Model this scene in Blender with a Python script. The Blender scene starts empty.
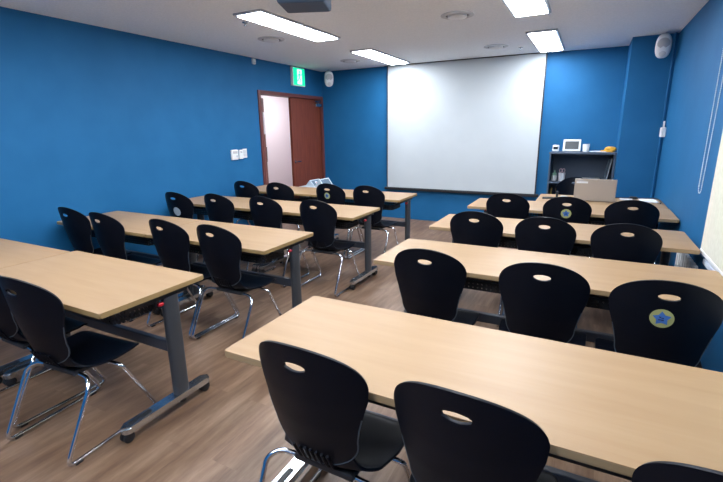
import bpy, bmesh, math, random
from mathutils import Vector, Matrix
random.seed(7)
C = bpy.context.scene.collection
S = bpy.context.scene
PI = math.pi

# ------------------------------------------------------------------ camera
cam_d = bpy.data.cameras.new('camera'); cam = bpy.data.objects.new('camera', cam_d); C.objects.link(cam)
r_ = Vector((0.88851125, 0.45866559, -0.01317748)); u_ = Vector((-0.10206064, 0.2255441, 0.96887227)); f_ = Vector((-0.44736047, 0.85950901, -0.24721017))
M = Matrix((r_, u_, -f_)).transposed().to_4x4(); M.translation = (0, 0, 1.4924)
cam.matrix_world = M
cam_d.sensor_width = 36.0; cam_d.lens = 36.0 * 433.96 / 723; cam_d.clip_start = 0.02
S.camera = cam
# ------------------------------------------------------------------ world, exposure
w = bpy.data.worlds.new('world'); S.world = w; w.use_nodes = True
w.node_tree.nodes['Background'].inputs[0].default_value = (0.75, 0.85, 1.0, 1)
w.node_tree.nodes['Background'].inputs[1].default_value = 1.2
S.view_settings.view_transform = 'Standard'; S.view_settings.look = 'None'
S.view_settings.exposure = 0.0; S.view_settings.gamma = 1.0
LAMP = 46.0           # ceiling panel radiance
LAMP_RGB = (0.92, 0.97, 1.05)
HALL = 32.0

# ------------------------------------------------------------------ materials
def mat(name, rgb, rough=0.5, metal=0.0, spec=None, emit=None, es=1.0, coat=0.0):
    m = bpy.data.materials.new(name); m.use_nodes = True
    b = m.node_tree.nodes['Principled BSDF']
    b.inputs['Base Color'].default_value = (*rgb, 1); b.inputs['Roughness'].default_value = rough; b.inputs['Metallic'].default_value = metal
    if spec is not None: b.inputs['Specular IOR Level'].default_value = spec
    if emit: b.inputs['Emission Color'].default_value = (*emit, 1); b.inputs['Emission Strength'].default_value = es
    if coat: b.inputs['Coat Weight'].default_value = coat
    return m
def nodes(m): return m.node_tree.nodes, m.node_tree.links, m.node_tree.nodes['Principled BSDF']
def varied(m, c1, c2, scale=(1, 1, 1), nscale=5, detail=4, bump=0.0, bscale=200, lo=.35, hi=.65):
    N, L, b = nodes(m)
    tc = N.new('ShaderNodeTexCoord'); mp = N.new('ShaderNodeMapping'); mp.inputs['Scale'].default_value = scale
    L.new(tc.outputs['Object'], mp.inputs['Vector'])
    n = N.new('ShaderNodeTexNoise'); n.inputs['Scale'].default_value = nscale; n.inputs['Detail'].default_value = detail
    L.new(mp.outputs[0], n.inputs['Vector'])
    cr = N.new('ShaderNodeValToRGB'); cr.color_ramp.elements[0].position = lo; cr.color_ramp.elements[1].position = hi
    cr.color_ramp.elements[0].color = (*c1, 1); cr.color_ramp.elements[1].color = (*c2, 1)
    L.new(n.outputs['Fac'], cr.inputs[0]); L.new(cr.outputs[0], b.inputs['Base Color'])
    if bump:
        n2 = N.new('ShaderNodeTexNoise'); n2.inputs['Scale'].default_value = bscale; L.new(tc.outputs['Object'], n2.inputs['Vector'])
        bp = N.new('ShaderNodeBump'); bp.inputs['Strength'].default_value = bump; bp.inputs['Distance'].default_value = 0.002
        L.new(n2.outputs['Fac'], bp.inputs['Height']); L.new(bp.outputs[0], b.inputs['Normal'])
    return m
m_wall = varied(mat('blue_paint', (0, 0, 0), 0.65, spec=.25), (0.008, 0.108, 0.262), (0.011, 0.120, 0.285), nscale=3, bump=.25, bscale=150)
m_wall_r = m_wall
m_ceil = varied(mat('ceiling_tile', (0, 0, 0), 0.9), (0.82, 0.86, 0.89), (0.90, 0.93, 0.96), nscale=60, detail=6, bump=.4, bscale=120)
m_hall = mat('hallway_paint', (0.80, 0.74, 0.78), 0.8)
m_black = varied(mat('black_plastic', (0, 0, 0), 0.45, spec=.16), (0.0022, 0.0034, 0.0075), (0.0032, 0.0046, 0.0095), nscale=8, bump=.15, bscale=900)
m_blackm = mat('black_metal', (0.012, 0.014, 0.018), 0.5)
m_edge_glint = mat('edge_glint_grey', (0.05, 0.07, 0.09), .3)  # lighter grey that paints the glint on the chair back rim
m_chrome = mat('chrome', (0.72, 0.74, 0.78), 0.12, 1.0)
m_foot = mat('brushed_chrome', (0.60, 0.63, 0.66), 0.24, 1.0)
m_grey = mat('dark_grey_metal', (0.055, 0.062, 0.072), 0.38, 0.3)
m_beam = mat('beam_blue_grey', (0.045, 0.055, 0.075), 0.4, 0.3)
m_rubber = mat('black_rubber', (0.01, 0.01, 0.012), 0.6)
m_red = mat('red_plastic', (0.55, 0.015, 0.03), 0.35)
m_door = varied(mat('mahogany', (0, 0, 0), 0.42), (0.125, 0.026, 0.012), (0.19, 0.046, 0.022), scale=(14, 14, 1), nscale=3, detail=6)
m_dframe = mat('mahogany_frame', (0.12, 0.032, 0.026), 0.4)
m_white = mat('white_plastic', (0.72, 0.73, 0.74), 0.4)
m_offw = mat('off_white_plastic', (0.55, 0.56, 0.58), 0.5)
m_grille = mat('grille_grey', (0.42, 0.42, 0.44), 0.7)
m_screen = varied(mat('screen_fabric', (0, 0, 0), 0.75), (0.46, 0.50, 0.52), (0.49, 0.53, 0.55), nscale=2)
m_blind = varied(mat('blind_fabric', (0, 0, 0), 0.85), (0.62, 0.60, 0.50), (0.67, 0.65, 0.55), nscale=30)
m_alu = mat('lamp_frame_grey', (0.42, 0.45, 0.50), 0.4, 0.2)
m_lamp = mat('lamp_diffuser', (0.9, 0.9, 0.9), 0.5, emit=LAMP_RGB, es=LAMP)
m_shelf = mat('shelf_slate', (0.05, 0.075, 0.115), 0.5)
m_laptop = mat('champagne_metal', (0.46, 0.41, 0.36), 0.4, 0.55)
m_dark = mat('dark_display', (0.02, 0.03, 0.035), 0.25)
m_paper = mat('paper', (0.78, 0.80, 0.84), 0.8)
m_yellow = mat('yellow_orange', (0.75, 0.36, 0.03), 0.5)
m_green = mat('green_plastic', (0.22, 0.42, 0.30), 0.5)
m_proj = mat('projector_slate', (0.045, 0.085, 0.15), 0.5)
m_foam = mat('foam_grey_white', (0.58, 0.66, 0.72), 0.7)
m_slate = mat('panel_blue_grey', (0.10, 0.15, 0.20), 0.6)
m_stick_y = mat('sticker_yellow', (0.42, 0.43, 0.17), 0.45)
m_stick_b = mat('sticker_blue', (0.055, 0.17, 0.50), 0.45)
m_stick_w = mat('sticker_pale', (0.34, 0.40, 0.46), 0.45)
m_ink = mat('ink', (0.006, 0.012, 0.08), 0.6)
m_exit = mat('exit_green', (0.0, 0.35, 0.16), 0.4, emit=(0.0, 0.85, 0.42), es=1.1)
m_exitw = mat('exit_white', (0.7, 0.8, 0.75), 0.4, emit=(0.75, 1.0, 0.9), es=1.1)
m_sill = mat('sill_white', (0.62, 0.68, 0.78), 0.3)
m_glass = mat('window_glass', (0.9, 0.95, 1), 0.05); m_glass.node_tree.nodes['Principled BSDF'].inputs['Transmission Weight'].default_value = 1.0

# wood laminate for the table tops (grain along x)
def wood(name, c1, c2, sc, rough):
    m = mat(name, c1, rough, spec=.5)
    N, L, b = nodes(m)
    tc = N.new('ShaderNodeTexCoord'); oi = N.new('ShaderNodeObjectInfo')
    ad = N.new('ShaderNodeVectorMath'); ad.operation = 'ADD'; sc_ = N.new('ShaderNodeVectorMath'); sc_.operation = 'SCALE'; sc_.inputs['Scale'].default_value = 20
    cb = N.new('ShaderNodeCombineXYZ'); L.new(oi.outputs['Random'], cb.inputs[0]); L.new(oi.outputs['Random'], cb.inputs[1]); L.new(cb.outputs[0], sc_.inputs[0])
    L.new(tc.outputs['Object'], ad.inputs[0]); L.new(sc_.outputs[0], ad.inputs[1])
    mp = N.new('ShaderNodeMapping'); mp.inputs['Scale'].default_value = sc; L.new(ad.outputs[0], mp.inputs['Vector'])
    n = N.new('ShaderNodeTexNoise'); n.inputs['Scale'].default_value = 2.2; n.inputs['Detail'].default_value = 7; n.inputs['Roughness'].default_value = .62; n.inputs['Distortion'].default_value = .4
    L.new(mp.outputs[0], n.inputs['Vector'])
    cr = N.new('ShaderNodeValToRGB'); cr.color_ramp.elements[0].position = .3; cr.color_ramp.elements[1].position = .7
    cr.color_ramp.elements[0].color = (*c1, 1); cr.color_ramp.elements[1].color = (*c2, 1)
    L.new(n.outputs['Fac'], cr.inputs[0]); L.new(cr.outputs[0], b.inputs['Base Color'])
    return m
m_top = wood('birch_laminate', (0.295, 0.182, 0.090), (0.340, 0.222, 0.118), (0.7, 7, 7), 0.46)
m_edge_tan = mat('laminate_edge_tan', (0.34, 0.235, 0.125), 0.4)
m_edge = mat('laminate_edge', (0.30, 0.20, 0.085), 0.4)

# floor: vinyl planks running in depth
m_floor = mat('vinyl_plank', (0.2, 0.15, 0.1), 0.42)
N, L, b = nodes(m_floor)
tc = N.new('ShaderNodeTexCoord'); mp = N.new('ShaderNodeMapping'); mp.inputs['Rotation'].default_value = (0, 0, PI/2)
L.new(tc.outputs['Object'], mp.inputs['Vector'])
br = N.new('ShaderNodeTexBrick'); br.inputs['Scale'].default_value = 1; br.inputs['Brick Width'].default_value = 1.2; br.inputs['Row Height'].default_value = .16
br.inputs['Mortar Size'].default_value = .0008; br.offset = .37; br.inputs['Color1'].default_value = (0, 0, 0, 1); br.inputs['Color2'].default_value = (1, 1, 1, 1); br.inputs['Mortar'].default_value = (.3, .3, .3, 1)
L.new(mp.outputs[0], br.inputs['Vector'])
mp2 = N.new('ShaderNodeMapping'); mp2.inputs['Scale'].default_value = (6.5, 0.9, 1); L.new(tc.outputs['Object'], mp2.inputs['Vector'])
ofs = N.new('ShaderNodeVectorMath'); ofs.operation = 'ADD'; L.new(mp2.outputs[0], ofs.inputs[0])
scv = N.new('ShaderNodeVectorMath'); scv.operation = 'SCALE'; scv.inputs['Scale'].default_value = 7; L.new(br.outputs['Color'], scv.inputs[0]); L.new(scv.outputs[0], ofs.inputs[1])
nz = N.new('ShaderNodeTexNoise'); nz.inputs['Scale'].default_value = 2.0; nz.inputs['Detail'].default_value = 8; nz.inputs['Roughness'].default_value = .65; L.new(ofs.outputs[0], nz.inputs['Vector'])
cr = N.new('ShaderNodeValToRGB'); e = cr.color_ramp.elements; e[0].position = .28; e[0].color = (0.085, 0.043, 0.023, 1); e[1].position = .74; e[1].color = (0.28, 0.190, 0.128, 1)
e2 = cr.color_ramp.elements.new(.5); e2.color = (0.165, 0.098, 0.058, 1)
L.new(nz.outputs['Fac'], cr.inputs[0])
mx = N.new('ShaderNodeMix'); mx.data_type = 'RGBA'; mx.blend_type = 'MULTIPLY'; mx.inputs[0].default_value = .35
L.new(cr.outputs[0], mx.inputs[6]); cr3 = N.new('ShaderNodeValToRGB'); cr3.color_ramp.elements[0].color = (.80, .78, .78, 1); cr3.color_ramp.elements[1].color = (1.08, 1.05, 1.04, 1)
L.new(br.outputs['Color'], cr3.inputs[0]); L.new(cr3.outputs[0], mx.inputs[7]); L.new(mx.outputs[2], b.inputs['Base Color'])
bp = N.new('ShaderNodeBump'); bp.inputs['Strength'].default_value = .15; bp.inputs['Distance'].default_value = .002; L.new(nz.outputs['Fac'], bp.inputs['Height']); L.new(bp.outputs[0], b.inputs['Normal'])

# perforated black steel of the table shelves: round holes in a regular grid
m_perf = mat('perforated_steel', (0.014, 0.016, 0.020), 0.5)
N, L, b = nodes(m_perf)
tc = N.new('ShaderNodeTexCoord'); sp = N.new('ShaderNodeSeparateXYZ'); L.new(tc.outputs['Object'], sp.inputs[0])
def mth(op, a, bb=None):
    n = N.new('ShaderNodeMath'); n.operation = op
    for i, v in enumerate((a, bb)):
        if v is None: continue
        if isinstance(v, (int, float)): n.inputs[i].default_value = v
        else: L.new(v, n.inputs[i])
    return n.outputs[0]
def cell(o, pitch, off=0): return mth('SUBTRACT', mth('FRACT', mth('ADD', mth('DIVIDE', o, pitch), off)), .5)
yz = mth('ADD', sp.outputs[1], sp.outputs[2])
dx = mth('MULTIPLY', cell(mth('ADD', sp.outputs[0], sp.outputs[1]), .026), .026); dy = mth('MULTIPLY', cell(yz, .022, .1), .022)
dd = mth('ADD', mth('MULTIPLY', dx, dx), mth('MULTIPLY', dy, dy))
hole = mth('GREATER_THAN', dd, .0055 ** 2)
L.new(hole, b.inputs['Alpha'])

# ------------------------------------------------------------------ mesh helpers
def obj(name, bm, m, parent=None, smooth=False, loc=None, rot=None):
    me = bpy.data.meshes.new(name); bmesh.ops.recalc_face_normals(bm, faces=bm.faces[:]); bm.to_mesh(me); bm.free()
    o = bpy.data.objects.new(name, me); C.objects.link(o)
    for k in (m if isinstance(m, (list, tuple)) else [m]): me.materials.append(k)
    if parent: o.parent = parent
    if smooth:
        for p in me.polygons: p.use_smooth = True
        try: me.set_sharp_from_angle(angle=math.radians(40))
        except Exception: pass
    if loc: o.location = loc
    if rot: o.rotation_euler = rot
    return o
def box(bm, x0, x1, y0, y1, z0, z1, bev=0, seg=2, mi=0, T=None):
    r = bmesh.ops.create_cube(bm, size=1)
    vs = r['verts']
    for v in vs: v.co = Vector(((x0+x1)/2 + v.co.x*(x1-x0), (y0+y1)/2 + v.co.y*(y1-y0), (z0+z1)/2 + v.co.z*(z1-z0)))
    fs = list({f for v in vs for f in v.link_faces})
    if bev:
        es = list({e for v in vs for e in v.link_edges})
        rr = bmesh.ops.bevel(bm, geom=es, offset=bev, segments=seg, affect='EDGES', profile=.5)
        fs = rr['faces']; vs = rr['verts']
        # all faces connected to those verts
        fs = list({f for v in vs for f in v.link_faces})
    for f in fs: f.material_index = mi
    if T is not None: bmesh.ops.transform(bm, matrix=T, verts=list({v for f in fs for v in f.verts}))
    return fs
def B(*a, **k):
    bm = bmesh.new(); box(bm, *a, **k); return bm
def fillet(pts, rad, n=6):
    pts = [Vector(p) for p in pts]; out = [pts[0]]
    for i in range(1, len(pts)-1):
        a, p, c = pts[i-1], pts[i], pts[i+1]
        d1 = (a-p); d2 = (c-p); r = rad if not isinstance(rad, (list, tuple)) else rad[i-1]
        t = min(r, d1.length*.48, d2.length*.48)
        p1 = p + d1.normalized()*t; p2 = p + d2.normalized()*t
        for k in range(n+1):
            s = k/n; out.append((1-s)**2*p1 + 2*s*(1-s)*p + s*s*p2)
    out.append(pts[-1]); return out
def tube(bm, pts, r, seg=10, closed=False, mi=0):
    pts = [Vector(p) for p in pts]; n = len(pts); rings = []
    up = None
    for i, p in enumerate(pts):
        t = ((pts[(i+1) % n] if (closed or i < n-1) else p) - (pts[i-1] if (closed or i > 0) else p)).normalized()
        if up is None:
            up = t.orthogonal().normalized()
        up = (up - t*up.dot(t)).normalized(); s = t.cross(up)
        rings.append([bm.verts.new(p + (up*math.cos(a) + s*math.sin(a))*r) for a in [2*PI*k/seg for k in range(seg)]])
    for i in range(n if closed else n-1):
        A, Bq = rings[i], rings[(i+1) % n]
        for k in range(seg):
            f = bm.faces.new((A[k], A[(k+1) % seg], Bq[(k+1) % seg], Bq[k])); f.material_index = mi
    if not closed:
        bm.faces.new(rings[0][::-1]).material_index = mi; bm.faces.new(rings[-1]).material_index = mi
def lathe(bm, prof, seg=24, T=Matrix.Identity(4), mi=0):
    rings = []
    for r, z in prof:
        if r < 1e-5: rings.append([bm.verts.new(T @ Vector((0, 0, z)))])
        else: rings.append([bm.verts.new(T @ Vector((r*math.cos(2*PI*k/seg), r*math.sin(2*PI*k/seg), z))) for k in range(seg)])
    for A, Bq in zip(rings, rings[1:]):
        for k in range(seg):
            k2 = (k+1) % seg
            if len(A) == 1 and len(Bq) == 1: continue
            if len(A) == 1: f = bm.faces.new((A[0], Bq[k2], Bq[k]))
            elif len(Bq) == 1: f = bm.faces.new((A[k], A[k2], Bq[0]))
            else: f = bm.faces.new((A[k], A[k2], Bq[k2], Bq[k]))
            f.material_index = mi
def prism(bm, outline, z0, z1, mi=0, T=Matrix.Identity(4)):
    lo = [bm.verts.new(T @ Vector((x, y, z0))) for x, y in outline]; hi = [bm.verts.new(T @ Vector((x, y, z1))) for x, y in outline]
    n = len(lo); fs = [bm.faces.new(lo[::-1]), bm.faces.new(hi)]
    for k in range(n): fs.append(bm.faces.new((lo[k], lo[(k+1) % n], hi[(k+1) % n], hi[k])))
    for f in fs: f.material_index = mi
    return fs
def rrect(x0, x1, y0, y1, r, n=6):
    out = []
    for cx, cy, a0 in ((x1-r, y1-r, 0), (x0+r, y1-r, PI/2), (x0+r, y0+r, PI), (x1-r, y0+r, 1.5*PI)):
        for k in range(n+1): out.append((cx + r*math.cos(a0+PI/2*k/n), cy + r*math.sin(a0+PI/2*k/n)))
    return out
def tag(o, label=None, cat=None, group=None, kind=None):
    if label: o['label'] = label
    if cat: o['category'] = cat
    if group: o['group'] = group
    if kind: o['kind'] = kind
    return o
def thing(name, label, cat, loc=(0, 0, 0), rz=0, group=None):
    o = bpy.data.objects.new(name, None); C.objects.link(o); o.empty_display_size = .05
    o.location = loc; o.rotation_euler = (0, 0, rz)
    return tag(o, label, cat, group)
def struct(name, bm, m, parent=None, **k):
    o = obj(name, bm, m, parent, **k)
    if not parent: o['kind'] = 'structure'
    return o
def dup(o, parent=None):
    c = o.copy(); C.objects.link(c)
    if parent: c.parent = parent
    for ch in list(o.children): dup(ch, c)
    return c

# ------------------------------------------------------------------ room
WL, XR, YB, YF, CH, YP, XP = -4.335, 0.745, 6.90, -1.6, 2.4956, 6.28, 0.303
DY0, DY1, DZ = 5.15, 6.885, 2.075   # door frame outer
struct('floor', B(WL-1.8, XR+.15, YF-.15, YB+.15, -.08, 0), m_floor)
struct('ceiling', B(WL-.12, XR+.15, YF-.15, YB+.15, CH, CH+.1), m_ceil)
bm = bmesh.new(); box(bm, WL-.12, WL, YF-.12, DY0+.01, 0, CH); box(bm, WL-.12, WL, DY0+.01, DY1-.01, DZ-.01, CH); box(bm, WL-.12, WL, DY1-.01, YB+.12, 0, CH)
struct('wall_left', bm, m_wall)
struct('wall_back', B(WL, XR+.12, YB, YB+.12, 0, CH), m_wall)
struct('wall_rear', B(WL, XR+.12, YF-.12, YF, 0, CH), m_wall)
WY0, WY1, WZ0, WZ1 = 1.35, 3.36, .66, 2.25
bm = bmesh.new(); box(bm, XR, XR+.12, YF, WY0, 0, CH); box(bm, XR, XR+.12, WY1, YB, 0, CH); box(bm, XR, XR+.12, WY0, WY1, 0, WZ0); box(bm, XR, XR+.12, WY0, WY1, WZ1, CH)
struct('wall_right', bm, m_wall)
struct('wall_pillar', B(XP, XR, YP, YB, 0, CH), m_wall)
bm = bmesh.new(); box(bm, WL, WL+.012, YF, DY0, 0, .07)
struct('baseboard_left', bm, mat('baseboard_blue_black', (0.02, 0.05, 0.12), .5))
# window behind the roller blind
win = struct('window_1', bmesh.new(), m_white)
bm = bmesh.new()
for a in ((WY0, WY0+.05, WZ0, WZ1), (WY1-.05, WY1, WZ0, WZ1), (WY0, WY1, WZ1-.05, WZ1), (WY0, WY1, WZ0, WZ0+.05), (2.33, 2.38, WZ0, WZ1)):
    box(bm, XR+.05, XR+.10, a[0], a[1], a[2], a[3], .004)
obj('window_frame', bm, m_white, win)
obj('pane', B(XR+.07, XR+.076, WY0+.05, WY1-.05, WZ0+.05, WZ1-.05), m_glass, win)
obj('window_sill', B(XR-.028, XR+.05, WY0-.05, WY1+.03, WZ0-.03, WZ0+.004, .004), m_sill, win)
# corridor behind the door
struct('wall_corridor', B(WL-1.8, WL-1.7, 2.6, 9.5, 0, 2.4), m_hall)
bm = bmesh.new(); box(bm, WL-1.7, WL-.12, 9.4, 9.5, 0, 2.4); box(bm, WL-1.7, WL-.12, 2.6, 2.7, 0, 2.4); box(bm, WL-.14, WL-.12, 7.02, 9.4, 0, 2.4)
struct('wall_corridor_end', bm, m_hall)
struct('ceiling_corridor', B(WL-1.8, WL-.12, 2.6, 9.5, 2.4, 2.5), m_ceil)
bm = bmesh.new(); box(bm, WL-1.7, WL-.12, YB+.15, 9.4, -.08, 0); struct('floor_corridor', bm, m_floor)
t = thing('ceiling_light', 'bright white corridor ceiling light beyond the open doorway', 'light', (WL-.9, 7.3, 2.4))
obj('frame', B(-.17, .17, -.6, .6, -.03, 0, .004), m_alu, t); obj('diffuser', B(-.14, .14, -.57, .57, -.036, -.0305), mat('corridor_lamp', (.9, .9, .9), .5, emit=(1, .95, .97), es=HALL), t)

# ------------------------------------------------------------------ door
d1 = struct('door_1', bmesh.new(), m_door)
bm = bmesh.new()
box(bm, WL-.13, WL+.018, DY0, DY0+.055, 0, DZ, .004); box(bm, WL-.13, WL+.018, DY1-.055, DY1, 0, DZ, .004); box(bm, WL-.13, WL+.018, DY0+.055, DY1-.055, DZ-.055, DZ, .004)
obj('door_frame', bm, m_dframe, d1)
YM = 5.97
lf = obj('door_leaf', B(WL-.065, WL-.022, YM, DY1-.058, .008, DZ-.058, .003), m_door, d1)
bm = bmesh.new()
lathe(bm, [(0, 0), (.02, 0), (.02, .01), (.009, .012), (.009, .045), (0, .045)], 14, Matrix.Translation((WL-.022, YM+.05, 1.0)) @ Matrix.Rotation(PI/2, 4, 'Y'))
tube(bm, [(WL+.02, YM+.05, 1.0), (WL+.02, YM+.16, 1.0)], .008)
obj('door_handle', bm, m_foot, lf)
bm = bmesh.new()
box(bm, WL-.022, WL+.018, 6.66, 6.86, 1.90, 1.955, .006); tube(bm, [(WL+.02, 6.75, 1.965), (WL+.06, 6.55, 1.985), (WL+.02, 6.80, 2.0)], .009)
obj('door_closer', bm, m_foot, lf)
# second leaf, ajar outwards
th = math.radians(29); W2 = YM-DY0-.06
bm = bmesh.new(); box(bm, -.043, 0, 0, W2, .008, DZ-.058, .003)
lf2 = obj('door_leaf', bm, m_door, d1, loc=(WL-.125, DY0+.06, 0), rot=(0, 0, th))
obj('notice', B(.0005, .003, W2-.14, W2-.03, 1.45, 1.80), m_paper, lf2)
obj('door_bolt', B(.0005, .012, W2-.035, W2-.01, 1.0, 1.25, .002), m_foot, lf2)

# ------------------------------------------------------------------ projection screen
SL, SR = -3.066, -.642
t = thing('projection_screen', 'large white pull-down projection screen hanging on the far blue wall', 'projection screen', (0, YB-.06, 0))
obj('screen_sheet', B(SL+.03, SR-.03, -.002, .002, .545, 2.484), m_screen, t)
bm = bmesh.new(); bm.free()
for xx in (SL+.012, SR-.03): obj('side_border', B(xx, xx+.018, -.003, .003, .53, 2.484), m_blackm, t)
obj('bottom_bar', B(SL-.03, SR+.03, -.014, .014, .50, .545, .008), m_blackm, t)
obj('screen_casing', B(SL-.03, SR+.03, -.02, .02, 2.484, CH, .003), m_blackm, t)

# ------------------------------------------------------------------ ceiling lights, diffusers, sprinklers
def light(x0, x1, y0, y1, label):
    t = thing('ceiling_light', label, 'ceiling light', ((x0+x1)/2, (y0+y1)/2, CH), 0, 'rectangular ceiling light panels')
    hx, hy = (x1-x0)/2, (y1-y0)/2
    bm = bmesh.new(); h = .020
    w_ = .026
    box(bm, -hx, -hx+w_, -hy, hy, -h, 0, .003); box(bm, hx-w_, hx, -hy, hy, -h, 0, .003); box(bm, -hx+w_, hx-w_, -hy, -hy+w_, -h, 0, .003); box(bm, -hx+w_, hx-w_, hy-w_, hy, -h, 0, .003)
    obj('frame', bm, m_alu, t)
    obj('diffuser', B(-hx+.0265, hx-.0265, -hy+.0265, hy-.0265, -.026, -.004, .004), m_lamp, t)
light(-2.90, -2.58, 3.19, 4.52, 'long glowing ceiling panel nearest the left wall, beside the projector')
light(-2.90, -2.58, 5.31, 6.64, 'glowing ceiling panel in front of the screen top left corner')
light(-.75, -.43, 3.19, 4.52, 'glowing ceiling panel cut by the top picture edge, right of the round diffusers')
light(-.75, -.43, 5.33, 6.66, 'glowing ceiling panel in front of the screen top right corner')
for x0, y0 in ((-2.9, 1.05), (-.75, 1.05), (-2.9, -1.1), (-.75, -1.1)):
    light(x0, x0+.32, y0, y0+1.33, 'glowing ceiling panel over the near rows, above the picture')
def diffuser(x, y, label, r=.13):
    t = thing('ceiling_diffuser', label, 'air diffuser', (x, y, CH), 0, 'round ceiling diffusers')
    bm = bmesh.new(); lathe(bm, [(r*1.15, 0), (r*1.15, -.006), (r*.9, -.016), (r*.82, -.012), (r*.82, 0)], 32); obj('outer_ring', bm, m_offw, t, True)
    bm = bmesh.new(); lathe(bm, [(r*.66, 0), (r*.66, -.02), (r*.6, -.026), (0, -.028)], 32); obj('centre_disc', bm, m_white, t, True)
    bm = bmesh.new(); lathe(bm, [(r*.81, -.001), (r*.81, -.004), (r*.67, -.004), (r*.67, -.001)], 32); obj('gap_ring', bm, m_blackm, t, True)
diffuser(-1.20, 4.25, 'round ceiling diffuser between the left and right panels, the larger-looking near one')
diffuser(-1.19, 6.03, 'round ceiling diffuser right in front of the screen top')
diffuser(-3.30, 4.22, 'round ceiling diffuser near the left wall beside the long panel')
diffuser(-3.30, 6.06, 'round ceiling diffuser near the exit sign and far left corner')
for x, y, lb in ((-3.02, 3.48, 'tiny sprinkler head left of the long ceiling panel'), (-.93, 6.28, 'tiny sprinkler head by the far right ceiling panel')):
    bm = bmesh.new(); lathe(bm, [(.028, 0), (.026, -.006), (.008, -.008), (.008, -.03), (.016, -.032), (0, -.034)], 16)
    tag(obj('sprinkler_head', bm, m_foot, None, True, loc=(x, y, CH)), lb, 'sprinkler')
# projector
t = thing('projector', 'dark blue-grey projector hanging from the ceiling at the top edge', 'projector', (-1.69, 2.52, 2.245), math.radians(22))
obj('body', B(-.15, .15, -.13, .13, 0, .12, .018, 3), m_proj, t)
bm = bmesh.new(); lathe(bm, [(0, 0), (.035, 0), (.038, .03), (.03, .032), (.026, .012), (0, .010)], 20, Matrix.Translation((.06, .12, .06)) @ Matrix.Rotation(-PI/2, 4, 'X')); obj('lens', bm, m_blackm, t, True)
bm = bmesh.new(); lathe(bm, [(0, .118), (.06, .118), (.06, .13), (.02, .14), (.02, CH-2.25), (.06, CH-2.25), (.06, CH-2.245), (0, CH-2.245)], 18); obj('ceiling_mount', bm, m_offw, t)

# ------------------------------------------------------------------ exit sign
t = thing('exit_sign', 'glowing green emergency exit sign with running figure above the door', 'exit sign', (WL, 6.135, 2.195))
obj('housing', B(0, .05, -.165, .165, 0, .285, .006), m_white, t)
obj('green_panel', B(.0505, .054, -.152, .152, .014, .271), m_exit, t)
bm = bmesh.new(); box(bm, .0545, .056, -.055, .07, .03, .255); obj('doorway_symbol', bm, m_exitw, t)
bm = bmesh.new()
RF = Matrix.Translation((.0565, 0, 0)) @ Matrix(((0, 0, 1, 0), (1, 0, 0, 0), (0, 1, 0, 0), (0, 0, 0, 1)))
def limb(a, c, wd):
    a = Vector(a); c = Vector(c); d = (c-a).normalized(); n = Vector((-d.y, d.x))*wd
    prism(bm, [tuple(a+n), tuple(a-n), tuple(c-n), tuple(c+n)], 0, .0015, T=RF)
prism(bm, [(.012+.017*math.cos(k*PI/6), .218+.017*math.sin(k*PI/6)) for k in range(12)], 0, .0015, T=RF)
limb((.008, .195), (-.006, .13), .013); limb((.004, .19), (.045, .165), .007); limb((.045, .165), (.06, .185), .006); limb((.004, .185), (-.035, .165), .007); limb((-.035, .165), (-.045, .135), .006)
limb((-.006, .135), (.032, .10), .009); limb((.032, .10), (.03, .055), .008); limb((-.008, .135), (-.03, .09), .009); limb((-.03, .09), (-.06, .075), .008)
obj('running_figure', bm, m_exit, t)

# ------------------------------------------------------------------ wall speakers
def speaker(loc, rz, label, tilt=.25):
    t = thing('wall_speaker', label, 'speaker', loc, rz, 'white corner speakers')
    T = Matrix.Rotation(tilt, 4, 'X')
    bm = bmesh.new(); bmesh.ops.create_uvsphere(bm, u_segments=28, v_segments=18, radius=1)
    for v in bm.verts:
        c = v.co; f = lambda q, e: math.copysign(abs(q)**e, q)
        v.co = T @ Vector((f(c.x, .75)*.075, (-.06 if c.y < 0 else .075)*abs(f(c.y, .6)), f(c.z, .8)*.125))
    obj('cabinet', bm, m_white, t, True)
    bm = bmesh.new()
    lathe(bm, [(0, .004), (.048, .002), (.058, -.006), (.06, -.02), (.0, -.02)], 24, T @ Matrix.Translation((0, -.057, .032)) @ Matrix.Rotation(PI/2, 4, 'X'))
    obj('woofer_grille', bm, m_grille, t, True)
    bm = bmesh.new(); lathe(bm, [(0, .010), (.02, .006), (.032, 0), (.036, -.014), (0, -.014)], 20, T @ Matrix.Translation((0, -.055, -.068)) @ Matrix.Rotation(PI/2, 4, 'X'))
    obj('tweeter', bm, m_offw, t, True)
    return t
t = speaker((-4.02, 6.62, 2.335), math.radians(35), 'white oval speaker in the far left corner beside the exit sign')
bm = bmesh.new(); tube(bm, [(0, .05, .03), (0, .14, .07), (0, .14, CH-2.335)], .012); obj('wall_bracket', bm, m_offw, t)
t = speaker((.595, 6.10, 2.345), math.radians(-5), 'white oval speaker high in the far right corner')
bm = bmesh.new(); tube(bm, [(0, .05, .04), (.02, .07, .08), (.02, .07, CH-2.345)], .012); obj('wall_bracket', bm, m_offw, t)

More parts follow.
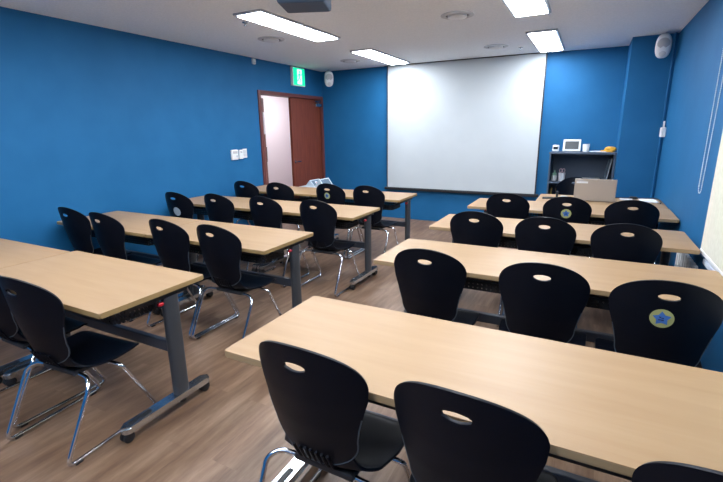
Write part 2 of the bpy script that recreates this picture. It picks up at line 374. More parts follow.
# motion sensor, wall switches
t = thing('motion_sensor', 'small white sensor mounted high on the left blue wall', 'sensor', (WL, 5.10, 2.41))
obj('body', B(0, .035, -.03, .03, 0, .075, .01), m_white, t); obj('lens', B(.0352, .042, -.016, .016, .01, .03, .003), m_offw, t)
t = thing('thermostat', 'white wall thermostat with grey display, left of the switches', 'thermostat', (WL, 4.575, 1.19))
obj('body', B(0, .028, -.062, .062, -.068, .068, .008), m_white, t); obj('display', B(.0283, .030, -.042, .042, .015, .05), m_grille, t); obj('button', B(.0283, .032, .02, .04, -.035, -.008, .002), m_alu, t)
t = thing('wall_controller', 'narrow white wall controller in the middle of the trio', 'wall switch', (WL, 4.70, 1.19))
obj('body', B(0, .022, -.038, .038, -.062, .062, .006), m_white, t); obj('display', B(.0223, .024, -.015, .018, .018, .042), m_grille, t)
t = thing('light_switch', 'white two-gang light switch plate nearest the door', 'light switch', (WL, 4.785, 1.20))
obj('plate', B(0, .012, -.043, .043, -.062, .062, .004), m_white, t); obj('rocker', B(.0123, .017, -.03, .03, .002, .045, .003), m_offw, t); obj('rocker', B(.0123, .017, -.03, .03, -.045, -.002, .003), m_offw, t)

# right wall: handset box, conduit, chain, blind, radiator
t = thing('wall_intercom', 'small white wall box with stub on the right wall near the corner', 'wall box', (XR, 6.19, 1.40))
obj('body', B(-.05, 0, -.07, .05, -.03, .08, .01), m_white, t); obj('antenna', B(-.03, -.012, .0, .02, .0805, .15, .004), m_white, t)
bm = bmesh.new(); tube(bm, [(XR-.03, YP-.03, 0.0), (XR-.03, YP-.03, CH)], .011); tag(obj('pipe', bm, m_wall), 'thin blue painted pipe running up the far right corner', 'pipe')
bl = thing('roller_blind', 'cream roller blind pulled down over the window on the right wall', 'window blind', (XR-.035, 2.4, 0))
obj('fabric', B(-.0015, .0015, -1.10, 1.058, .715, 2.36), m_blind, bl)
bm = bmesh.new(); tube(bm, [(0.004, -1.1, 2.38), (0.004, 1.07, 2.38)], .024, 16); obj('roller', bm, m_offw, bl, True)
obj('bottom_bar', B(-.006, .006, -1.10, 1.058, .69, .715, .004), m_white, bl)
bm = bmesh.new()
top, bot = 2.36, 1.03
pts = [(0, 3.86, top)] + [(0, 3.86, bot+.04)] + [(0, 3.815+.045*math.cos(a), bot+.045-.045*math.sin(a)) for a in [PI*k/8 for k in range(9)]] + [(0, 3.70, top)]
prev = None
for a, c in zip(pts, pts[1:]):
    a = Vector(a); c = Vector(c); n = max(1, int((c-a).length/.012))
    for k in range(n):
        p = a + (c-a)*k/n
        bmesh.ops.create_icosphere(bm, subdivisions=1, radius=.0042, matrix=Matrix.Translation((XR-.03, p.y, p.z)))
tube(bm, [(XR-.03, p[1], p[2]) for p in pts], .0012, 5)
box(bm, XR-.05, XR, 3.68, 3.88, 2.355, 2.375)
tag(obj('blind_chain', bm, m_white), 'white beaded pull chain hanging in a loop beside the blind', 'pull chain')
t = thing('radiator', 'white ribbed radiator low on the right wall under the tables', 'radiator', (XR-.012, 3.9, .12))
for k in range(9): obj('fin', B(-.022, .004, -.34+k*.075, -.29+k*.075, 0, .44, .006), m_white, t)
obj('back_rail', B(.0045, .012, -.34, .31, .05, .40), m_offw, t)

# ------------------------------------------------------------------ tables
def make_table(LN, inset, label, first):
    t = thing('folding_table', label, 'table')
    D, H, TH = .60, .72, .026
    h = LN/2
    bm = bmesh.new(); prism(bm, rrect(-h, h, 0, D, .010), H-TH, H)
    es = [e for e in bm.edges if abs(e.verts[0].co.z-e.verts[1].co.z) < 1e-6]
    bmesh.ops.bevel(bm, geom=es, offset=.006, segments=3, affect='EDGES', profile=.6)
    for f in bm.faces: f.material_index = 0 if f.normal.z > .4 or f.calc_center_median().z > H-.002 else 1
    obj('tabletop', bm, [m_top, m_edge_tan if LN > 1.5 else m_edge], t, True)
    for s in (-1, 1):
        x = s*(h-inset)
        bm = bmesh.new(); yc = .395
        ring = [(x+.027*math.copysign(abs(math.cos(a))**.7, math.cos(a)), yc+.045*math.copysign(abs(math.sin(a))**.7, math.sin(a))) for a in [2*PI*k/20 for k in range(20)]]
        prism(bm, ring, .09, H-TH-.03)
        lg = obj('leg', bm, m_grey, t, True)
        bm = bmesh.new(); box(bm, x-.02, x+.02, .13, .50, H-TH-.032, H-TH-.001, .003); obj('hinge_bracket', bm, m_blackm, t)
        bm = bmesh.new(); lathe(bm, [(0, 0), (.012, 0), (.012, .02), (.008, .026), (0, .026)], 14, Matrix.Translation((x, yc-.0455, .632)) @ Matrix.Rotation(PI/2, 4, 'X')); obj('lock_button', bm, m_red, lg, True)
        bm = bmesh.new(); prism(bm, rrect(x-.03, x+.03, .035, .585, .028), .058, .092)
        bmesh.ops.bevel(bm, geom=[e for e in bm.edges if e.verts[0].co.z > .09 and e.verts[1].co.z > .09], offset=.008, segments=2, affect='EDGES')
        ft = obj('foot_bar', bm, m_foot, lg, True)
        bm = bmesh.new(); prism(bm, rrect(x-.013, x+.013, .075, .20, .012), .0922, .0945); obj('foot_inlay', bm, m_blackm, ft)
        for yy in (.062, .555):
            bm = bmesh.new()
            lathe(bm, [(0, -.011), (.022, -.011), (.0285, -.006), (.0285, .006), (.022, .011), (0, .011)], 18, Matrix.Translation((x+.006, yy, .0287)) @ Matrix.Rotation(PI/2, 4, 'Y'))
            lathe(bm, [(0, -.011), (.022, -.011), (.0285, -.006), (.0285, .006), (.022, .011), (0, .011)], 18, Matrix.Translation((x-.020, yy, .0287)) @ Matrix.Rotation(PI/2, 4, 'Y'))
            tube(bm, [(x-.02, yy, .0287), (x+.006, yy, .0287)], .006); tube(bm, [(x-.007, yy, .03), (x-.007, yy, .0585)], .009)
            obj('caster', bm, m_rubber, lg, True)
        bm = bmesh.new(); lathe(bm, [(0, .03), (.016, .03), (.02, .036), (.02, .0575), (0, .0575)], 14, Matrix.Translation((x, yc, 0))); obj('stop_pad', bm, m_rubber, lg)
    obj('cross_beam', B(-h+inset+.024, h-inset-.024, 0.378, .413, .328-(.062 if LN > 1.5 else 0), .390-(.062 if LN > 1.5 else 0), .006), m_beam, t)
    # perforated shelf under the top: a shallow tray with round corners and an upturned lip
    xa = h-inset-.10; ol = rrect(-xa, xa, .15, .43, .045)
    bm = bmesh.new(); prism(bm, ol, .568, .570)
    inner = rrect(-xa+.002, xa-.002, .152, .428, .043)
    for z0, z1 in ((.5702, .628),):
        a0 = [bm.verts.new((x, y, z0)) for x, y in ol]; a1 = [bm.verts.new((x, y, z1)) for x, y in ol]
        c0 = [bm.verts.new((x, y, z0)) for x, y in inner]; c1 = [bm.verts.new((x, y, z1)) for x, y in inner]; n_ = len(ol)
        for k in range(n_):
            q = (k+1) % n_
            bm.faces.new((a0[k], a0[q], a1[q], a1[k])); bm.faces.new((c0[q], c0[k], c1[k], c1[q])); bm.faces.new((a1[k], a1[q], c1[q], c1[k])); bm.faces.new((a0[q], a0[k], c0[k], c0[q]))
    obj('perforated_shelf', bm, m_perf, t)
    bm = bmesh.new(); tube(bm, [(x, y, .629) for x, y in ol], .004, 8, closed=True); obj('shelf_rim', bm, m_beam, t, True)
    for s in (-1, 1):
        bm = bmesh.new(); tube(bm, fillet([(s*(xa+.003), .22, .625), (s*(xa+.03), .22, .625), (s*(xa+.03), .22, .692)], .015), .006, 8); tube(bm, fillet([(s*(xa+.003), .38, .625), (s*(xa+.03), .38, .625), (s*(xa+.03), .38, .692)], .015), .006, 8)
        tube(bm, [(s*(xa+.03), .22, .688), (s*(xa+.03), .38, .688)], .006, 8)
        obj('shelf_bracket', bm, m_blackm, t, True)
    return t
T18 = make_table(1.805, .12, 'x', True)
T12 = make_table(1.205, .045, 'x', True)
GL, GR = 'wood-topped folding tables', 'wood-topped folding tables'
used = set()
def table(proto, xc, y, label):
    t = proto if proto.name not in used else dup(proto)
    used.add(proto.name); t.location = (xc, y, 0); tag(t, label, 'table', 'wood-topped folding tables')
    return t
table(T18, -.215, 1.042, 'long wood-topped folding table nearest the camera, filling the lower right')
table(T18, -.215, 2.30, 'long wood-topped folding table in the second row of the right column')
table(T18, -.213, 3.351, 'long wood-topped folding table in the third row of the right column')
table(T18, -.170, 4.438, 'long wood-topped folding table in the farthest student row on the right')
for i, (ysl, sx, y, w1, w2) in enumerate(((1.01, -3.118, 1.0437, 'nearest left row', 'cut by the left picture edge'), (2.173, -3.068, 2.173, 'second left row', 'against the blue wall'),
                                  (3.40, -3.085, 3.4034, 'third left row', 'against the blue wall'), (4.515, -3.085, 4.5154, 'farthest left row', 'in front of the door'))):
    rx = (-1.854, -1.8647, -1.8588, -1.8659)[i]
    table(T12, rx-.6025, y, 'wood-topped folding table at the aisle end of the %s' % w1)
    table(T12, rx-1.81-.003, ysl, 'wood-topped table at the wall end of the %s' % w1)
table(T12, .125, 5.043, 'teacher\'s wood-topped table carrying the laptop')

# ------------------------------------------------------------------ chairs
def shell(prof, width, curve, thick, nt=28, hole=None):
    """prof: list (s->(y,z)) points; width(i) half width; builds a doubly curved sheet, returns baked mesh"""
    bm = bmesh.new(); n = len(prof); grid = []
    for i, (y, z) in enumerate(prof):
        a = prof[max(i-1, 0)]; c = prof[min(i+1, n-1)]
        t = Vector((0, c[0]-a[0], c[1]-a[1])).normalized(); nn = Vector((0, -t.z, t.y))  # local normal
        row = []
        for k in range(nt+1):
            q = -1+2*k/nt; q = math.sin(q*PI/2)*.35+q*.65
            x = width(i, y, z)*q
            row.append(bm.verts.new(Vector((x, y, z)) + curve(i, y, z, x)))
        grid.append(row)
    for i in range(n-1):
        for k in range(nt): bm.faces.new((grid[i][k], grid[i][k+1], grid[i+1][k+1], grid[i+1][k]))
    if hole:
        hz, ha, hb = hole
        kill = [f for f in bm.faces if (lambda c: (c.x/ha)**2 + ((c.z-hz)/hb)**2 < 1)(f.calc_center_median())]
        bmesh.ops.delete(bm, geom=kill, context='FACES')
        for v in bm.verts:
            if v.is_boundary and abs(v.co.z-hz) < hb*1.8 and abs(v.co.x) < ha*1.4:
                a = math.atan2((v.co.z-hz)/hb, v.co.x/ha); v.co.x = ha*math.cos(a); v.co.z = hz + hb*math.sin(a)
    bmesh.ops.remove_doubles(bm, verts=bm.verts[:], dist=1e-5)
    me = bpy.data.meshes.new('tmp'); bm.to_mesh(me); bm.free(); o = bpy.data.objects.new('tmp', me); C.objects.link(o)
    md = o.modifiers.new('s', 'SOLIDIFY'); md.thickness = thick; md.offset = 0
    mb = o.modifiers.new('b', 'BEVEL'); mb.width = thick*.35; mb.segments = 2; mb.limit_method = 'ANGLE'; mb.angle_limit = 1.0
    dg = bpy.context.evaluated_depsgraph_get(); m2 = bpy.data.meshes.new_from_object(o.evaluated_get(dg))
    out = bmesh.new(); out.from_mesh(m2); bpy.data.objects.remove(o); return out
def lerp_tab(tab, x):
    for (a, b_), (c, d) in zip(tab, tab[1:]):
        if x <= c:
            s = (x-a)/(c-a); s = s*s*(3-2*s) if False else s
            return b_+(d-b_)*s
    return tab[-1][1]
def smooth_path(pts, n):
    out = []; P = [pts[0]]+list(pts)+[pts[-1]]
    for i in range(1, len(P)-2):
        for k in range(n):
            s = k/n; p0, p1, p2, p3 = P[i-1], P[i], P[i+1], P[i+2]
            out.append(tuple(.5*((2*p1[j])+(-p0[j]+p2[j])*s+(2*p0[j]-5*p1[j]+4*p2[j]-p3[j])*s*s+(-p0[j]+3*p1[j]-3*p2[j]+p3[j])*s**3) for j in (0, 1)))
    out.append(pts[-1]); return out
CV = 1.8
ZT, ZB = .893, .425
def back_y(z): # centre-line lean of the back
    return lerp_tab([(.40, .10), (.45, .080), (.52, .058), (.60, .036), (.70, .016), (.78, .004), (.90, -.012)], z)
def back_w(z):
    if z > .755: return .203*max(0, 1-((z-.755)/(ZT-.755))**2.05)**.5
    if z > .55: return lerp_tab([(.55, .158), (.60, .168), (.66, .183), (.71, .198), (.755, .203)], z)
    return .158*max(0, 1-((.55-z)/(.55-ZB))**2.4)**.5
zs = [ZT-.0003-(ZT-ZB-.0006)*(.5-.5*math.cos(PI*k/56)) for k in range(57)]
bcurve = lambda i, y, z, x: Vector((0, CV*x*x, 0))
def make_chair():
    t = thing('sled_chair', 'x', 'chair')
    obj('backrest', shell([(back_y(z), z) for z in zs], lambda i, y, z: max(back_w(z), 1e-4), bcurve, .009, nt=34, hole=(.82, .040, .0150)), m_black, t, True)
    pr = smooth_path([(.050, .56), (.062, .52), (.080, .465), (.108, .412), (.165, .387), (.26, .382), (.34, .392), (.40, .400), (.432, .390), (.442, .37)], 5)
    tb = [(0, .105), (.10, .122), (.20, .132), (.28, .145), (.36, .168), (.45, .194), (.58, .219), (.72, .222), (.86, .198), (.95, .16), (1, .11)]
    n = len(pr)
    def sw(i, y, z): 
        wv = lerp_tab(tb, i/(n-1)); 
        if i < 6: wv *= (1-((6-i)/6.3)**2.2)**.5
        return wv
    def sc(i, y, z, x):
        q = i/(n-1); 
        return Vector((0, 1.8*x*x*max(0, 1-max(0, q-.15)*3.2), .9*x*x*min(1, max(0, q-.1)*3.5)*max(0, 1-q*1.05)))
    obj('seat', shell(pr, sw, sc, .010, nt=26), m_black, t, True)
    zz = [.645-(.645-ZB-.001)*(.5-.5*math.cos(PI*k/40))*1.0 for k in range(41)]
    zz = [.645-(.645-ZB-.0005)*math.sin(PI/2*k/40) for k in range(41)]
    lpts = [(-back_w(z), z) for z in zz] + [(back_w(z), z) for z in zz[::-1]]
    bm = bmesh.new(); tube(bm, [(x, back_y(z)+CV*x*x-.004, z) for x, z in lpts], .0028, 8); obj('edge_glint', bm, m_edge_glint, t, True)  # thin tube painting the light caught by the backrest's lower edge
    bm = bmesh.new()
    for k in range(7):
        x = -.066+k*.022; tube(bm, smooth_path([(.047, .52), (.062, .488), (.088, .452), (.12, .43)], 4) and [(x, a-.004, b_) for a, b_ in smooth_path([(.060, .49), (.076, .455), (.098, .415), (.125, .395)], 4)], .0055, 6)
    obj('lumbar_rib', bm, m_black, t, True)
    for s in (-1, 1):
        bm = bmesh.new()
        tube(bm, fillet([(s*.03, .145, .366), (s*.19, .135, .362), (s*.235, .105, .335), (s*.231, -.055, .0105), (s*.231, .46, .0105), (s*.235, .285, .355), (s*.19, .272, .368), (s*.03, .27, .368)], [.03, .035, .05, .05, .035, .03]), .0100, 10)
        lg = obj('sled_leg', bm, m_chrome, t, True)
        for yy in (.0, .40): obj('floor_glide', B(s*.231-.012, s*.231+.012, yy-.018, yy+.018, 0, .012, .003), m_rubber, lg)
    obj('seat_mount', B(-.12, .12, .12, .30, .357, .382, .006), m_blackm, t)
    return t
chair0 = make_chair(); c_used = [False]
def chair(x, y, rz, label, z=0):
    t = dup(chair0) if c_used[0] else chair0
    c_used[0] = True; t.location = (x, y, z); t.rotation_euler = (0, 0, rz)
    tag(t, label, 'chair', 'black sled chairs at the tables'); return t
def sticker(t, x, z, r, style):
    bm = bmesh.new()
    def P(px, pz, d): 
        z_ = z+pz; x_ = x+px
        return Vector((x_, back_y(z_)+CV*x_*x_-.0047-d, z_))
    def patch(outl, d, mi):
        # fan of a star-shaped outline around the centre, subdivided to hug the curved back
        n = len(outl); rings = []
        for q in (.5, 1.0): rings.append([bm.verts.new(P(a*q, b_*q, d)) for a, b_ in outl])
        c = bm.verts.new(P(0, 0, d)); fs = []
        for k in range(n):
            fs.append(bm.faces.new((c, rings[0][k], rings[0][(k+1) % n]))); fs.append(bm.faces.new((rings[0][k], rings[1][k], rings[1][(k+1) % n], rings[0][(k+1) % n])))
        for f in fs: f.material_index = mi
    patch([(r*math.cos(2*PI*k/32), r*math.sin(2*PI*k/32)) for k in range(32)], .0006, 0)
    if style == 'star':
        patch([((.80 if k % 2 == 0 else .46)*r*math.cos(PI/2+.08+2*PI*k/10), (.80 if k % 2 == 0 else .46)*r*math.sin(PI/2+.08+2*PI*k/10)) for k in range(10)], .0012, 1)
        # two short rows of dark handwriting strokes
        for (a, c) in (((-.20, .22), (-.14, .04)), ((-.14, .04), (-.08, .20)), ((-.03, .10), (0, .0)), ((0, 0), (.05, .10)), ((.05, .10), (.10, 0)), ((.10, 0), (.15, .11)), ((-.2, .22), (-.2, .1)),
                       ((-.26, -.22), (-.2, -.08)), ((-.2, -.08), (-.15, -.22)), ((-.24, -.17), (-.15, -.17)), ((-.09, -.22), (-.09, -.09)), ((-.09, -.15), (0, -.15)), ((0, -.22), (0, -.09)), ((.06, -.22), (.06, -.09)), ((.06, -.09), (.14, -.22)), ((.14, -.22), (.14, -.09))):
            A = Vector(a)*r; D = Vector(c)*r; dd = (D-A).normalized(); nn = Vector((-dd.y, dd.x))*.02*r*1.6
            # writing is read from behind: flip x is not needed because +x is to the right from the camera side
            f = bm.faces.new([bm.verts.new(P(q.x, q.y, .0018)) for q in (A+nn, A-nn, D-nn, D+nn)]); f.material_index = 2
    me_m = [m_stick_y, m_stick_b, m_ink] if style == 'star' else [m_stick_w]
    o = obj('sticker', bm, me_m, t); o['label'] = 'yellow disc sticker with blue star' if style == 'star' else 'blank pale round sticker'
rows = [('nearest right table', .92, [(-.71, .923, 0, 'left seat'), (-.218, .918, 0, 'middle seat'), (.226, .943, 0, 'right seat, only its top in view')]),]
chair(-.71, .925, math.radians(-1), 'black chair in the foreground at the left end of the nearest right table')
chair(-.222, .91, math.radians(-3), 'black chair in the foreground at the middle of the nearest right table')
chair(.352, .872, math.radians(-4), 'black chair in the bottom right corner with only its back top showing')
chair(-.712, 2.079, 0, 'black chair at the left end of the second right table')
chair(-.139, 2.072, 0, 'black chair at the middle of the second right table')
c = chair(.345, 2.03, 0, 'black chair at the right of the second right table, with yellow and blue star sticker'); sticker(c, -.012, .722, .043, 'star')
chair(-.728, 3.246, 0, 'black chair at the left end of the third right table')
chair(-.231, 3.218, 0, 'black chair at the middle of the third right table')
chair(.267, 3.195, 0, 'black chair at the right end of the third right table, near the blind')
chair(-.667, 4.312, 0, 'black chair at the left end of the farthest right student table')
c = chair(-.138, 4.284, 0, 'black chair directly before the laptop, with small star sticker'); sticker(c, 0, .735, .043, 'star')
chair(.371, 4.277, 0, 'black chair at the right end of the farthest right student table')
chair(-2.212, .89, math.radians(4), 'black chair in the left foreground at the nearest left row, whole back and frame showing')
chair(-2.75, .935, 0, 'black chair cut by the left picture edge at the nearest left row')
chair(-3.95, 2.085, math.radians(0), 'black chair against the blue wall in the second left row')
chair(-3.435, 2.042, 0, 'black chair second from the wall in the second left row')
chair(-2.726, 2.058, 0, 'black chair third from the wall in the second left row')
chair(-2.236, 2.066, 0, 'black chair at the aisle end of the second left row')
c = chair(-3.864, 3.124, 0, 'black chair against the wall in the third left row, with blank pale round sticker'); sticker(c, .02, .68, .047, 'blank')
chair(-3.36, 3.195, 0, 'black chair second from the wall in the third left row')
chair(-2.783, 3.235, 0, 'black chair third from the wall in the third left row')
chair(-2.181, 3.248, 0, 'black chair at the aisle end of the third left row')
chair(-3.888, 4.20, 0, 'black chair against the wall in the farthest left row')
chair(-3.365, 4.223, math.radians(3), 'black chair in front of the doorway, second in the farthest left row')
c = chair(-2.717, 4.356, 0, 'black chair third in the farthest left row, with small star sticker'); sticker(c, -.005, .745, .038, 'star')
chair(-2.208, 4.357, 0, 'black chair at the aisle end of the farthest left row')
c = chair(-.13, 6.02, PI, 'black chair behind the teacher table and laptop, facing the room')
c['group'] = 'black sled chairs at the tables'

# ------------------------------------------------------------------ shelf unit and its things
BX0, BX1, BY0, BY1, BZ = -.482, .298, 6.46, 6.885, 1.173
t = thing('bookshelf', 'dark slate open bookshelf against the far wall behind the laptop', 'bookshelf', (0, 0, 0))
obj('side_panel', B(BX0, BX0+.022, BY0, BY1, 0, BZ-.025, .002), m_shelf, t); obj('side_panel', B(BX1-.022, BX1, BY0, BY1, 0, BZ-.025, .002), m_shelf, t)
obj('top_panel', B(BX0-.008, BX1+.006, BY0-.008, BY1, BZ-.0245, BZ, .003), m_shelf, t); obj('back_panel', B(BX0+.022, BX1-.022, BY1-.008, BY1, .05, BZ-.025), m_shelf, t)
for z in (.06, .42, .775): obj('shelf_board', B(BX0+.0222, BX1-.0222, BY0+.005, BY1-.0085, z-.02, z, .002), m_shelf, t)
BT = BZ+.0005
t = thing('desk_clock', 'small white clock on the left end of the bookshelf top', 'clock', (-.428, 6.68, BT))
obj('body', B(-.042, .042, -.025, .025, 0, .088, .012), m_white, t); obj('display', B(-.028, .028, -.027, -.0255, .03, .062), m_dark, t)
t = thing('photo_frame', 'white framed dark display standing on the bookshelf top', 'display frame', (-.232, 6.70, BT), 0)
T = Matrix.Rotation(-.12, 4, 'X')
obj('frame', B(-.11, .11, -.012, .012, .002, .16, .006, T=T), m_white, t); obj('screen', B(-.084, .084, -.0142, -.0125, .03, .135, T=T), m_dark, t)
obj('prop', B(-.02, .02, .013, .05, 0, .06), m_white, t)
bm = bmesh.new(); lathe(bm, [(0, 0), (.038, 0), (.043, .10), (.040, .10), (.036, .006), (0, .006)], 24)
t = tag(obj('cup', bm, m_white, None, True, loc=(-.056, 6.68, BT)), 'white cup on the bookshelf top beside the framed display', 'cup')
bm = bmesh.new()
for k in range(3): box(bm, -.10+.01*k, .10-.008*k, -.08, .08, .003*k, .003*k+.0025, T=Matrix.Rotation(.12*k, 4, 'Z'))
tag(obj('paper_sheets', bm, m_paper, None, loc=(.085, 6.70, BT)), 'white papers lying on the bookshelf top', 'papers')
t = thing('packing_tape', 'yellow-orange lumpy packet on the right end of the bookshelf top', 'packet', (.225, 6.66, BT))
bm = bmesh.new(); bmesh.ops.create_icosphere(bm, subdivisions=4, radius=1)
rnd = random.Random(3); sd = [(Vector((rnd.uniform(-1, 1), rnd.uniform(-1, 1), rnd.uniform(-1, 1))), rnd.uniform(.25, .6)) for _ in range(14)]
for v in bm.verts:
    c = v.co.copy(); f = 1+sum(a*max(0, c.dot(s.normalized())-.6) for s, a in sd); v.co = Vector((c.x*.060*f, c.y*.040*f, max(0, .028+c.z*.036*f)))
obj('wrapped_bundle', bm, m_yellow, t, True); obj('flap', B(-.105, -.05, -.02, .03, 0, .022, .006), m_yellow, t)
t.name = 'snack_packet'
# middle shelf (z .775)
MZ = .7755
t = thing('glue_bottle', 'white bottle with green top on the left of the middle shelf', 'bottle', (-.412, 6.66, MZ))
bm = bmesh.new(); lathe(bm, [(0, 0), (.03, 0), (.032, .01), (.032, .065), (.027, .072), (0, .072)], 20); obj('body', bm, m_offw, t, True)
bm = bmesh.new(); lathe(bm, [(.028, .0725), (.027, .10), (.012, .112), (.006, .145), (0, .147)], 20); obj('cap', bm, m_green, t, True)
t = thing('pen_cup', 'white pen cup holding scissors on the middle shelf', 'pen cup', (-.318, 6.66, MZ))
bm = bmesh.new(); lathe(bm, [(0, 0), (.040, 0), (.045, .11), (.042, .11), (.037, .005), (0, .005)], 24); obj('cup', bm, m_white, t, True)
t = thing('scissors', 'scissors with pale pink handles standing in the pen cup', 'scissors', (-.318, 6.66, MZ+.006))
m_pink = mat('pink_grey_plastic', (.5, .34, .38), .4)
bm = bmesh.new()
for s in (-1, 1): tube(bm, [(s*.018+.02*math.cos(a)*.8, 0, .135+.026*math.sin(a)) for a in [2*PI*k/16 for k in range(16)]], .005, 8, closed=True)
obj('handle', bm, m_pink, t, True); bm = bmesh.new(); box(bm, -.006, .006, -.002, .002, 0, .115); obj('blade', bm, m_foot, t)
t = thing('stapler', 'black stapler lying on the middle shelf between pen cup and papers', 'stapler', (-.08, 6.64, MZ))
obj('base', B(-.10, .05, -.018, .018, 0, .012, .004), m_blackm, t); obj('arm', B(-.095, .045, -.014, .014, .016, .034, .006, T=Matrix.Rotation(-.08, 4, 'Y')), m_grille, t); obj('hinge', B(.03, .05, -.01, .01, .011, .03), m_blackm, t)
bm = bmesh.new()
for k in range(5): box(bm, -.13+.006*k, .12-.004*k, -.10, .09, .008*k, .008*k+.0075, T=Matrix.Rotation(.05*(k % 3-1), 4, 'Z'))
tag(obj('paper_stack', bm, m_paper, None, loc=(.04, 6.72, MZ)), 'stack of white papers on the middle shelf behind the laptop lid', 'papers')
for k, (x, m, lb) in enumerate(((.195, m_slate, 'blue-grey folder leaning at the right of the middle shelf'), (.222, m_foam, 'pale folder leaning against the right side of the middle shelf'))):
    bm = B(-.006, .006, -.11, .11, 0, .31, .002, T=Matrix.Rotation(.14, 4, 'Y')); tag(obj('folder', bm, m, None, loc=(x, 6.74, MZ+.002)), lb, 'folder', 'leaning folders')
# lower shelf
t = thing('hand_tool', 'yellow handled pliers standing on the lower shelf', 'pliers', (-.40, 6.66, .4205))
bm = bmesh.new()
for s in (-1, 1): tube(bm, fillet([(s*.008, 0, .10), (s*.035, 0, .16), (s*.03, 0, .25)], .02), .009, 8)
obj('handle', bm, mat('pliers_yellow', (.62, .48, .12), .5), t, True); obj('jaw', B(-.014, .014, -.008, .008, 0, .105, .004), m_foot, t)

# ------------------------------------------------------------------ things on the teacher's table
TZ = .7205
t = thing('laptop', 'open champagne laptop seen from behind its lid on the teacher table', 'laptop', (.087, 5.235, TZ))
T = Matrix.Rotation(.10, 4, 'X') 
obj('lid', B(-.200, .195, -.004, .004, .004, .243, .004, 3, T=T), m_laptop, t)
obj('base', B(-.205, .205, .008, .27, 0, .016, .004), m_laptop, t)
obj('logo', B(-.185, -.075, -.0056, -.0043, .193, .213, T=T), m_white, t); obj('label_strip', B(-.185, -.12, -.0056, -.0043, .218, .225, T=T), m_grille, t)
bm = bmesh.new(); tube(bm, [(-.19, .005, .008), (.19, .005, .008)], .0065); obj('hinge', bm, m_blackm, t)
t = thing('keyboard', 'flat black device lying left of the laptop on the teacher table', 'device', (-.345, 5.27, TZ), math.radians(6))
obj('body', B(-.085, .075, -.03, .03, 0, .014, .004), m_blackm, t); obj('keys', B(-.075, .065, -.022, .022, .0145, .017, .001), m_dark, t); t.name = 'small_keyboard'
t = thing('microphone', 'small black upright object beside the flat device on the teacher table', 'microphone', (-.285, 5.36, TZ))
bm = bmesh.new(); lathe(bm, [(0, 0), (.022, 0), (.022, .008), (.012, .012), (.012, .05), (.018, .055), (.016, .075), (0, .08)], 16); obj('body', bm, m_blackm, t, True)
bm = bmesh.new(); box(bm, -.035, .035, -.02, .02, 0, .02, .006); tag(obj('eraser', bm, m_foam, None, loc=(-.215, 5.40, TZ)), 'small pale block on the teacher table beside the laptop', 'eraser')
bm = bmesh.new()
for k in range(3): box(bm, -.075, .075, -.11, .10, .003*k, .003*k+.0027, T=Matrix.Rotation(.07*k, 4, 'Z'))
tag(obj('documents', bm, m_paper, None, loc=(.60, 5.48, TZ)), 'white documents at the right end of the teacher table', 'papers')
bm = bmesh.new(); tube(bm, fillet([(.30, 5.56, TZ+.006), (.50, 5.615, TZ+.006), (.705, 5.60, TZ+.013), (.71, 5.40, TZ+.006), (.69, 5.30, TZ+.006)], .06), .0055, 8)
tag(obj('power_cable', bm, m_blackm, None, True), 'black cable curving around the documents on the teacher table', 'cable')
t = thing('power_adapter', 'small black adapter beside the documents on the teacher table', 'adapter', (.47, 5.57, TZ+.0125))
obj('body', B(-.035, .035, -.02, .02, -.012, .016, .006), m_blackm, t); obj('plug', B(.0352, .05, -.008, .008, -.008, .008, .002), m_blackm, t)
t = thing('usb_hub', 'thin pale strip lying right of the laptop on the teacher table', 'papers', (.40, 5.50, TZ))
obj('sheet', B(-.06, .06, -.05, .04, 0, .006, .002), m_offw, t); t.name = 'notepad'; obj('binding', B(-.062, .062, .0405, .048, 0, .009, .002), m_grille, t); t['label'] = 'thin pale notepad lying right of the laptop'; t['category'] = 'notepad'
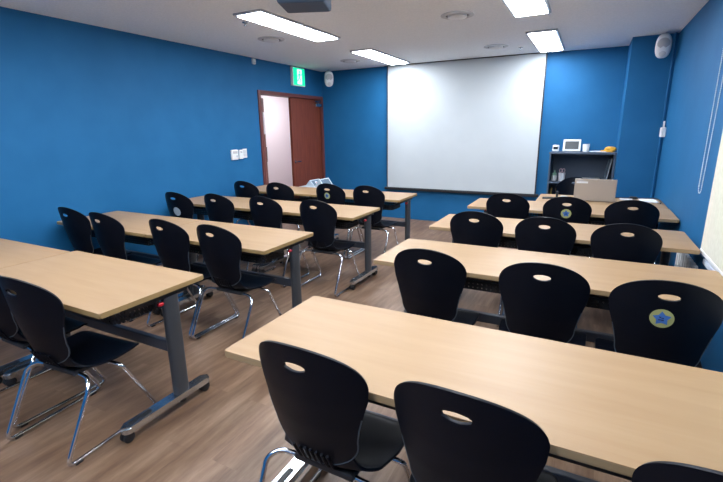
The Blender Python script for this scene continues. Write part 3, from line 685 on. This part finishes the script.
# little box on the shelf under the farthest left table
t = thing('small_box', 'small white and red box on the shelf under the farthest left row', 'box', (-2.46, 4.70, .6005))
obj('carton', B(-.05, .02, -.03, .03, 0, .036, .002), m_white, t); obj('lid_end', B(.0202, .04, -.03, .03, 0, .036, .002), m_red, t)

# ------------------------------------------------------------------ tent boards by the door, standing on a crate
t = thing('storage_crate', 'grey crate standing behind the farthest left row by the door', 'crate', (-3.90, 5.95, 0))
bm = bmesh.new(); box(bm, -.22, .20, -.18, .18, 0, .02)
for a in ((-.22, -.205, -.18, .18), (.185, .20, -.18, .18), (-.205, .185, -.18, -.165), (-.205, .185, .165, .18)): box(bm, *a, .02, .605, .003)
obj('body', bm, m_slate, t); obj('lid', B(-.225, .205, -.185, .185, .606, .625, .004), m_foam, t)
def tent(x, h_, lb, disc):
    t = thing('tent_board', lb, 'tent board', (x, 5.81, .6255), 0, 'tent boards on the crate')
    T = Matrix(((1, 0, 0, 0), (0, 0, 1, 0), (0, 1, 0, 0), (0, 0, 0, 1)))
    bm = bmesh.new(); prism(bm, [(-.088, 0), (.088, 0), (.088, .004), (.004, h_), (-.004, h_), (-.088, .004)], 0, .28, T=T); obj('body', bm, m_foam, t)
    ang = math.atan2(h_-.004, .084); L_ = math.hypot(h_-.004, .084)
    Q = Matrix.Translation((.088, 0, .004)) @ Matrix.Rotation(ang, 4, 'Y')
    obj('side_panel', B(-L_+.012, -.008, .02, .255, .0004, .003, T=Q), m_slate, t)
    if disc:
        bm = bmesh.new(); lathe(bm, [(0, .0034), (.03, .0034), (.03, .0044), (0, .0044)], 20, Q @ Matrix.Translation((-L_/2, .12, 0))); obj('printed_disc', bm, m_paper, t)
        bm = bmesh.new(); lathe(bm, [(0, .0046), (.012, .0046), (.012, .0052), (0, .0052)], 16, Q @ Matrix.Translation((-L_/2, .12, 0))); obj('red_dot', bm, m_red, t)
tent(-3.945, .100, 'pale tent-shaped board with printed disc on the crate, left one nearer the doorway', True)
tent(-3.765, .122, 'pale tent-shaped board on the crate, right one nearer the screen', False)
